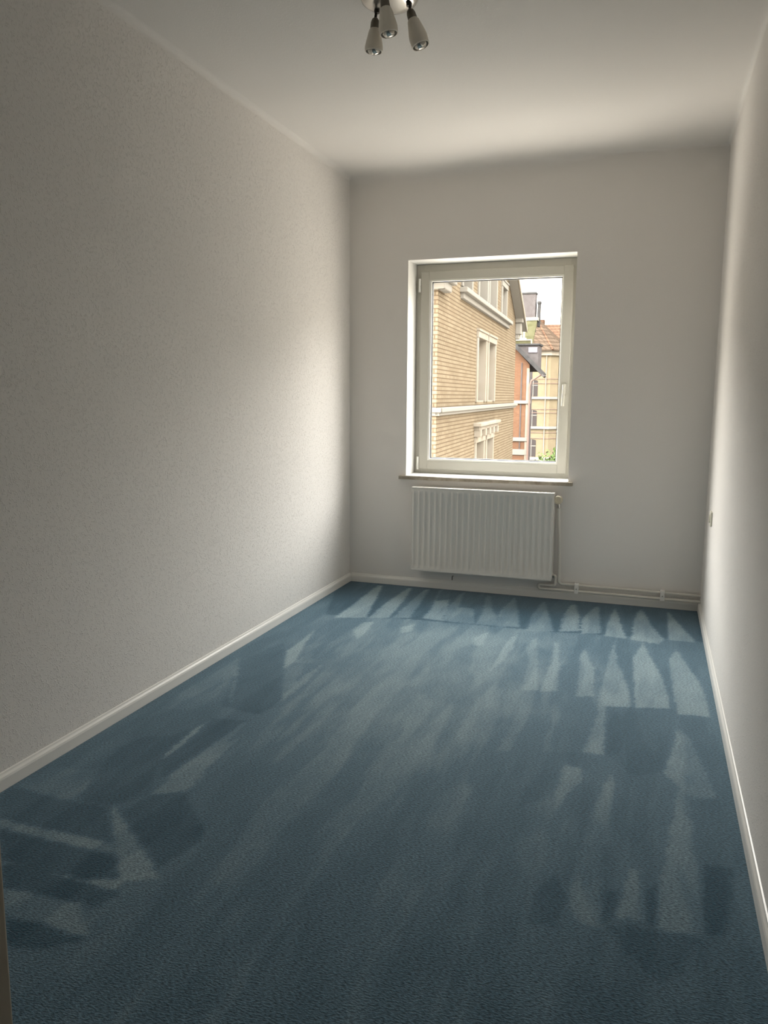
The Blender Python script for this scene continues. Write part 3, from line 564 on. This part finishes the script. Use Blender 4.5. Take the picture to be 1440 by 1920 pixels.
# ---------------------------------------------------------------- ceiling lamp
LX, LY = -1.015, 3.005
lamp = empty('ceiling_lamp', (LX, LY, H)); tag(lamp, 'nickel ceiling spotlight with three frosted glass shades pointing down', 'ceiling lamp')
MB().lathe([(.001, -.026), (.060, -.026), (.088, -.022), (.104, -.012), (.110, 0), (.001, 0)], None, 64).build('ceiling_plate', M['chrome'], lamp, True)
spots = [((-1.077, 3.035), .048, (-1.079, 3.03, 2.745), (-1.085, 3.03, 2.635)),
         ((-1.010, 2.93), .02, (-1.010, 2.93, 2.765), (-.991, 2.93, 2.645)),
         ((-.939, 3.02), .04, (-.939, 3.02, 2.752), (-.897, 3.02, 2.628))]
for (ax, ay), _, a, b in spots:
    a, b = Vector(a)-Vector((LX, LY, H)), Vector(b)-Vector((LX, LY, H))
    ax -= LX; ay -= LY
    arm = MB().tube([(ax*.9, ay*.9, -.018), (ax, ay, -.03), (a.x, a.y, a.z+.003)], .0055, 12).lathe([(.001, 0), (.010, 0), (.011, .01), (.008, .016), (.001, .016)], Matrix.Translation((ax*.95, ay*.95, -.034))).build('arm', M['darkmetal'], lamp, True)
    dr = (b-a).normalized(); Q = Matrix.Translation(a) @ dr.to_track_quat('Z', 'Y').to_matrix().to_4x4()
    L = (b-a).length
    MB().lathe([(.001, -.004), (.007, -.004), (.013, .002), (.0165, .012), (.0175, .026), (.0180, .040), (.0165, .042), (.001, .042)], Q).build('lamp_holder', M['holder'], lamp, True)
    pf = [(.0175, .034), (.0215, .040), (.0245, .052), (.0285, .070), (.0325, .088), (.0345, .100), (.0345, .108), (.033, L+.004), (.030, L+.005)]
    inn = [(.0295, L+.003), (.032, .106), (.031, .098), (.026, .070), (.021, .050), (.015, .038)]
    sh = MB().lathe(pf+inn, Q, 40).build('lamp_shade', M['frost'], lamp, True, 'frosted tapered glass shade')
    MB().lathe([(.001, .040), (.010, .042), (.012, .055), (.019, .075), (.0255, L-.018), (.0265, L-.006), (.024, L+.004), (.016, L+.011), (.008, L+.014), (.001, L+.0145)], Q, 28).build('bulb', M['bulb'], sh, True, 'clear glass bulb')

# ================================================================ outside
GZ = -8.0
struct(MB().box(-45, 20, 28, 120, GZ-.3, GZ).build('ground', M['asphalt']), 'paved courtyard far below the window')
struct(MB().box(XL-4, XL-.21, D+.05, D+.235, GZ, H+1).box(XR+.21, XR+4, D+.05, D+.235, GZ, H+1).box(XL-.21, XR+.21, D+.05, D+.235, GZ, -.31).build('trim_3', M['ybrick']), 'outer face of the house the room is in')

# --- yellow brick house: local x runs along its long wall, local y into the house
yb = empty('yellow_brick_house', (-4.1946, -.2142, 0), math.atan2(.99869836, -.05100565))
tag(yb, 'yellow brick gabled house with cream stone window surrounds filling the window view', 'house')
S0, S1, RDG, EZ = 19.5, 36.1, 27.8, 4.60
SL = .45
def top(s): return EZ + SL*(min(s-S0, S1-s))
def wall_holes(x0, x1, z0, z1, holes, y=0, depth=.24):
    mb = MB(); b = mb.bm
    xs = sorted({x0, x1, *[h[0] for h in holes], *[h[1] for h in holes]}); zs = sorted({z0, z1, *[h[2] for h in holes], *[h[3] for h in holes]})
    for xa, xb in zip(xs, xs[1:]):
        for za, zb in zip(zs, zs[1:]):
            cx, cz = (xa+xb)/2, (za+zb)/2
            if any(h[0] < cx < h[1] and h[2] < cz < h[3] for h in holes): continue
            mb.poly([(xa, y, za), (xb, y, za), (xb, y, zb), (xa, y, zb)])
    return mb
mid = [(25.65, 27.24, 1.14, 3.20), (27.95, 29.45, 1.14, 3.20)]
low = [(25.65, 27.20, -3.0, -.18), (27.95, 29.45, -3.0, -.18)]
upp = [(22.75, 24.15, 4.40, 5.6), (25.60, 27.25, 4.40, 6.9), (27.85, 29.45, 4.40, 6.9), (31.1, 32.3, 4.40, 5.5)]
mb = wall_holes(S0, S1, GZ, EZ, mid+low+[(h[0], h[1], h[2], EZ) for h in upp])
# gable: columns between the breaks, each closed by the sloping top
xs = sorted({S0, S1, RDG, *[h[0] for h in upp], *[h[1] for h in upp]})
for xa, xb in zip(xs, xs[1:]):
    hz = EZ
    for h in upp:
        if h[0] <= xa and xb <= h[1]: hz = h[3]
    mb.poly([(xa, 0, hz), (xb, 0, hz), (xb, 0, top(xb)), (xa, 0, top(xa))] if top(xa) > hz+1e-4 and top(xb) > hz+1e-4 else
            ([(xa, 0, hz), (xb, 0, hz), (xb, 0, top(xb))] if top(xb) > hz+1e-4 else [(xa, 0, hz), (xb, 0, hz), (xa, 0, top(xa))]))
mb.poly([(S0, 0, GZ), (S0, 11, GZ), (S0, 11, EZ), (S0, 0, EZ)]).poly([(S1, 0, GZ), (S1, 11, GZ), (S1, 11, EZ), (S1, 0, EZ)])
mb.poly([(S0, 11, GZ), (S1, 11, GZ), (S1, 11, EZ), (RDG, 11, top(RDG)), (S0, 11, EZ)])
mb.build('brick_wall', M['ybrick'], yb)
for h, fr in [(x, 1) for x in mid] + [(x, 0) for x in upp] + [(x, 1) for x in low]:
    x0, x1, z0, z1 = h; w = .20
    f = MB()
    # stone jambs and lintel standing a little proud, lining the deep opening
    f.box(x0-w, x0, -.05, .26, z0, z1+.28, .01).box(x1, x1+w, -.05, .26, z0, z1+.28, .01).box(x0-w-.02, x1+w+.02, -.07, .26, z1, z1+.20, .01)
    f.box(x0-w-.04, x1+w+.04, -.10, .10, z1+.20, z1+.27, .01)
    f.box(x0, x1, .02, .26, z0-.02, z0+.05)
    fo = f.build('window_surround', M['cream'] if fr else M['white'], yb)
    g = MB(); g.box(x0, x0+.07, .24, .30, z0+.04, z1).box(x1-.07, x1, .24, .30, z0+.04, z1).box(x0, x1, .24, .30, z1-.07, z1).box((x0+x1)/2-.04, (x0+x1)/2+.04, .235, .30, z0+.04, z1).box(x0, x1, .24, .30, z0+.72*(z1-z0), z0+.72*(z1-z0)+.07)
    g.build('window_casement', M['white'], fo)
    MB().box(x0, x1, .285, .295, z0, z1).build('window_pane', M['blind'] if not fr else M['dkglass'], fo)
MB().box(S0-.12, S1+.12, -.16, .02, .92, 1.04, .02).box(S0-.06, S1+.06, -.09, .02, .84, .93, .01).box(S0-.12, S0+.02, -.16, 11, .92, 1.04, .02).box(S0-.06, S0+.02, -.09, 11, .84, .93).build('string_course', M['white'], yb, label='pale stone band')
MB().box(22.4, 33.15, -.22, .02, 4.22, 4.36, .02).box(22.5, 33.0, -.10, .02, 4.06, 4.23, .02).build('window_ledge', M['white'], yb, label='pale stone ledge under the top windows')
hd = MB().box(25.2, 29.9, -.26, .02, .36, .47, .02).box(25.35, 29.75, -.18, .02, .24, .37, .01)
for x in (25.5, 26.6, 27.6, 28.5, 29.5): hd.box(x-.12, x+.12, -.22, .02, .02, .26, .02)
hd.build('window_hood', M['cream'], yb, label='moulded cream hood over the lower windows')
cn = MB()
cn.box(S0-.25, S0+.95, -.30, .02, 4.12, 4.62, .04).box(S0-.15, S0+.75, -.20, .02, 3.92, 4.13, .03).box(S0-.25, S0+.02, -.30, 11, 4.12, 4.62, .04).box(S0-.15, S0+.02, -.2, 11, 3.92, 4.13, .03)
cn.build('cornice_return', M['white'], yb, label='white cornice block at the near eave'); cn = MB()
cn.box(S1-.35, S1+.30, -.34, .02, 4.55, 4.95, .04).box(S1-.25, S1+.2, -.25, .02, 4.05, 4.56, .04).box(S1-.2, S1+.15, -.16, .02, 3.85, 4.06, .03)
cn.build('cornice_return', M['white'], yb, label='white cornice block at the far eave')
rf = MB()
OV = .38
def slab(xa, za, xb, zb, t, ya, yb_): rf.prism([(xa, ya, za), (xb, ya, zb), (xb, ya, zb+t), (xa, ya, za+t)], (0, yb_-ya, 0))
slab(S0-.75, EZ-.75*SL, RDG, top(RDG), .22, -OV, 11.3); slab(S1+.8, EZ-.8*SL, RDG, top(RDG), .22, -OV, 11.3)
rf.build('roof', M['slate'], yb)
sf = MB()
for xa, xb in ((S0-.70, RDG), (S1+.75, RDG)):
    za = EZ - .74*SL; zb = top(RDG)
    sf.prism([(xa, -OV+.02, za-.03), (xb, -OV+.02, zb-.03), (xb, -OV+.02, zb-.005), (xa, -OV+.02, za-.005)], (0, OV-.03, 0))
sf.build('soffit', M['white'], yb, label='pale boarded soffit')
vg = MB(); 
for xa, xb in ((S0-.78, RDG), (S1+.83, RDG)):
    za = EZ - (.8)*SL; zb = top(RDG)
    vg.prism([(xa, -OV-.04, za-.03), (xb, -OV-.04, zb-.03), (xb, -OV-.04, zb+.16), (xa, -OV-.04, za+.16)], (0, .05, 0))
vg.build('verge_board', M['cream'], yb)
MB().tube([(S1+.85, -.35, 4.42), (S1+.85, 11, 4.42)], .08).build('gutter', M['white'], yb, True)

def lbox(parent): return parent
# --- orange brick house with slate roof, gable towards us
ob = empty('orange_brick_house', (0, 45, 0)); tag(ob, 'orange brick house with dark slate roof and white bands beside the yellow house', 'house')
OX = -6.76
mb = MB(); mb.prism([(-11.2, 0, GZ), (OX, 0, GZ), (OX, 0, 3.10), (-8.1, 0, 4.55), (-11.2, 0, 1.6)], (-.5, 3, 0)); mb.build('brick_wall', M['obrick'], ob)
MB().box(-11.3, OX+.12, -.10, .02, .92, 1.10, .02).box(-11.3, OX+.05, -.07, .02, -1.20, -.98, .02).box(-11.3, OX+.02, -.05, .02, -1.98, -1.66, .02).build('stone_band', M['white'], ob, label='three white stone bands')
MB().box(-7.22, -7.16, -.03, .02, -2, 3.2).build('brick_seam', M['slate'], ob)
rf = MB()
rf.prism([(-5.98, 0, 2.45), (-8.1, 0, 4.52), (-8.1, 0, 4.82), (-5.82, 0, 2.60)], (-.3, 2.6, 0)); rf.prism([(-11.6, 0, 1.2), (-8.1, 0, 4.52), (-8.1, 0, 4.82), (-11.75, 0, 1.35)], (-.3, 2.6, 0))
bmesh.ops.translate(rf.bm, verts=rf.bm.verts[:], vec=(0, -.35, 0)); rf.build('roof', M['slateroof'], ob)
MB().tube([(-6.05, -.25, 2.55), (-6.62, -.12, 2.2), (-6.70, -.12, 1.9), (-6.70, -.12, GZ+.1)], .055).build('drainpipe', M['copper'], ob, True)
MB().box(-6.90, OX+.01, -.04, .1, GZ+.1, 2.9).build('corner_strip', M['cream'], ob)
MB().tube([(-5.95, -.35, 2.50), (-6.2, 2.2, 2.50)], .09).build('gutter', M['slate'], ob, True)

dm = MB().box(-7.75, -6.36, .45, 1.8, 2.75, 4.20, .02).build('dormer', M['slate'], ob)
MB().box(-6.92, -6.42, .40, .47, 3.78, 4.08, .01).build('dormer_window', M['lilac'], dm)
MB().box(-7.9, -6.30, .35, 1.9, 4.18, 4.28, .01).build('dormer_roof', M['slateroof'], dm)

# --- house with mossy roof and roof terrace behind the orange house
th = empty('roof_terrace_house', (0, 50, 0)); tag(th, 'grey house with a mossy green roof terrace and slate tower above the orange house', 'house')
MB().prism([(-12, 0, GZ), (-7.35, 0, GZ), (-7.75, 3, GZ), (-12, 3, GZ)], (0, 0, 4.2-GZ)).build('wall', M['slate'], th)
MB().prism([(-12, .05, 4.15), (-12, 2.1, 6.05), (-12, 2.1, 6.2), (-12, .05, 4.3)], (4.57, 0, 0)).build('roof', M['moss'], th, label='mossy green tiled roof')
MB().box(-11.9, -7.34, -.55, -.45, 4.12, 4.72, .02).build('terrace_parapet', M['moss'], th)
MB().box(-11.9, -7.32, -.60, .2, 4.02, 4.12, .01).box(-11.9, -7.33, -.58, -.44, 4.72, 4.79, .01).box(-7.40, -7.33, -.58, -.44, 4.10, 4.75).build('white_railing', M['white'], th)
MB().box(-11.9, -7.38, 2.0, 2.5, 6.15, 6.36, .02).build('white_ledge', M['white'], th)
MB().box(-12, -7.62, 2.4, 3.0, 5.5, 7.95, .03).build('slate_tower', M['slate'], th)
MB().box(-12, -7.58, 2.36, 3.05, 7.86, 7.98, .02).build('tower_cap', M['slateroof'], th)
MB().box(-7.50, -7.34, 2.5, 2.9, 5.8, 7.35, .01).box(-7.53, -7.31, 2.46, 2.94, 7.25, 7.4, .01).build('chimney', M['slateroof'], th)
MB().box(-8.10, -7.98, -.3, -.2, 4.75, 5.75, .01).build('terrace_post', M['white'], th)
MB().box(-7.92, -7.80, -.4, -.3, 4.75, 5.45, .01).box(-8.15, -7.70, -.42, -.28, 4.78, 4.90, .01).build('terrace_post', M['white'], th)
MB().prism([(-8.35, -.2, 5.75), (-7.72, -.2, 5.95), (-7.72, -.2, 6.12), (-8.35, -.2, 6.0)], (0, .3, 0)).build('terrace_awning', M['white'], th)

# --- rear pale yellow house with bay
rh = empty('rear_yellow_house', (0, 80, 0)); tag(rh, 'pale yellow brick house with brown tiled hip roof and canted corner at the back', 'house')
mb = MB(); mb.prism([(-26, 0, GZ), (-9.95, 0, GZ), (-9.0, 1.1, GZ), (-9.0, 14, GZ), (-26, 14, GZ)], (0, 0, 5.75-GZ)); mb.build('brick_wall', M['rbrick'], rh)
band = [(-26, -.12), (-9.90, -.12), (-8.86, 1.05), (-8.86, 14)]
def ring(mb, z0, z1, o=0.0):
    mb.prism([(-26, -.10-o, z0), (-9.92+o*.4, -.10-o, z0), (-8.90+o, 1.05-o*.4, z0), (-8.90+o, 14.1, z0), (-9.2, 14.1, z0), (-9.2, 1.2, z0), (-10.0, .2, z0), (-26, .2, z0)], (0, 0, z1-z0))
    return mb
b_ = MB(); ring(b_, 1.08, 1.30, .08); ring(b_, -1.88, -1.64, .10); ring(b_, -5.0, -4.72, .15); b_.build('stone_band', M['white'], rh)
b2 = MB(); [ring(b2, z, z+.05, -.05) for z in (3.05, 2.6, .05, -.3, -2.85, -2.28)]; b2.build('brick_band', M['copper'], rh)
b3 = MB(); ring(b3, 5.35, 5.85, .15); b3.build('eave_cornice', M['cream'], rh)
for zb, zt in ((1.35, 2.95), (-1.62, -.02), (-4.68, -2.95)):
    for xx in (-11.56, -14.6):
        pts = [(xx-.5, -.02, zb), (xx+.42, -.02, zb), (xx+.42, -.02, zt-.12)] + [(xx-.04+.46*math.cos(R(a)), -.02, zt-.12+.14*math.sin(R(a))) for a in (30, 60, 90, 120, 150)] + [(xx-.5, -.02, zt-.12)]
        wo_ = MB().prism(pts, (0, .06, 0)).build('window', M['dkglass'], rh)
        MB().box(xx-.06, xx-.01, -.04, .0, zb, zt).box(xx-.5, xx+.42, -.04, 0, zb+1.05, zb+1.12).build('glazing_bar', M['white'], wo_)
MB().tube([(-10.35, -.1, 5.4), (-10.35, -.1, GZ)], .04).build('drainpipe', M['cream'], rh, True)
rf = MB()
e = [(-26.5, -.6, 5.80), (-9.7, -.6, 5.80), (-8.5, .9, 5.80), (-8.5, 14.6, 5.80), (-26.5, 14.6, 5.80)]
apx = [(-26.5, 5.5, 9.6), (-12.4, 5.5, 9.6), (-12.4, 9, 9.6)]
P = [rf.bm.verts.new(p) for p in e]; A_ = [rf.bm.verts.new(p) for p in apx]
for f in ((P[0], P[1], A_[1], A_[0]), (P[1], P[2], A_[1]), (P[2], P[3], A_[2], A_[1]), (P[3], P[4], A_[2]), (P[4], A_[0], A_[2]), (P[4], P[0], A_[0]), (P[4], P[3], P[2], P[1], P[0])): rf.bm.faces.new(f)
rf.build('roof', M['tile'], rh)
MB().tube([(-9.72, -.6, 5.86), (-12.4, 5.5, 9.64)], .10, 8).build('hip_ridge', M['otile'], rh, True)

# --- farther house: only its orange roof shows
fh = empty('far_orange_roof_house', (0, 100, 0)); tag(fh, 'farthest house, only its orange tiled roof and chimney show above the brown hip roof', 'house')
MB().box(-30, 4, 3, 14, GZ, 5).build('wall', M['rbrick'], fh)
MB().prism([(-30, 0, 5.4), (-30, 8, 10.75), (-30, 16, 5.4)], (34.5, 0, 0)).build('roof', M['otile'], fh)
MB().box(-15.1, -14.4, 7.2, 8.2, 10.2, 11.35, .03).build('chimney', M['otile'], fh)

# --- tree
tr_ = empty('leafy_tree', (-4.92, 42, GZ)); tag(tr_, 'green leafy tree top at the lower right corner of the window view', 'tree')
mb = MB(); rnd = random.Random(5)
for k in range(2600):
    u = rnd.uniform(-1, 1); th_ = rnd.uniform(0, 6.283); rr = (.55+.45*rnd.random())*(1+.22*math.sin(5*th_)+.15*math.sin(9*u*3))
    s = math.sqrt(1-u*u); c = Vector((1.0*rr*s*math.cos(th_), 1.0*rr*s*math.sin(th_), 5.05+1.35*rr*u))
    a = Vector((rnd.gauss(0, 1), rnd.gauss(0, 1), rnd.gauss(0, 1))).normalized(); b = a.orthogonal().normalized()
    l = rnd.uniform(.07, .14); mb.poly([c-a*l, c-b*l*.45, c+a*l, c+b*l*.45])
mb.build('foliage', M['leaf'], tr_)
MB().tube([(0, 0, 0), (.05, 0, 2), (0, .05, 3.4), (-.1, 0, 4.8)], .12, 10).tube([(0, .03, 3.0), (.4, .1, 4.2), (.55, .1, 5)], .05, 8).tube([(0, .03, 3.2), (-.4, -.1, 4.3), (-.5, -.1, 4.9)], .05, 8).build('trunk', M['bark'], tr_, True)
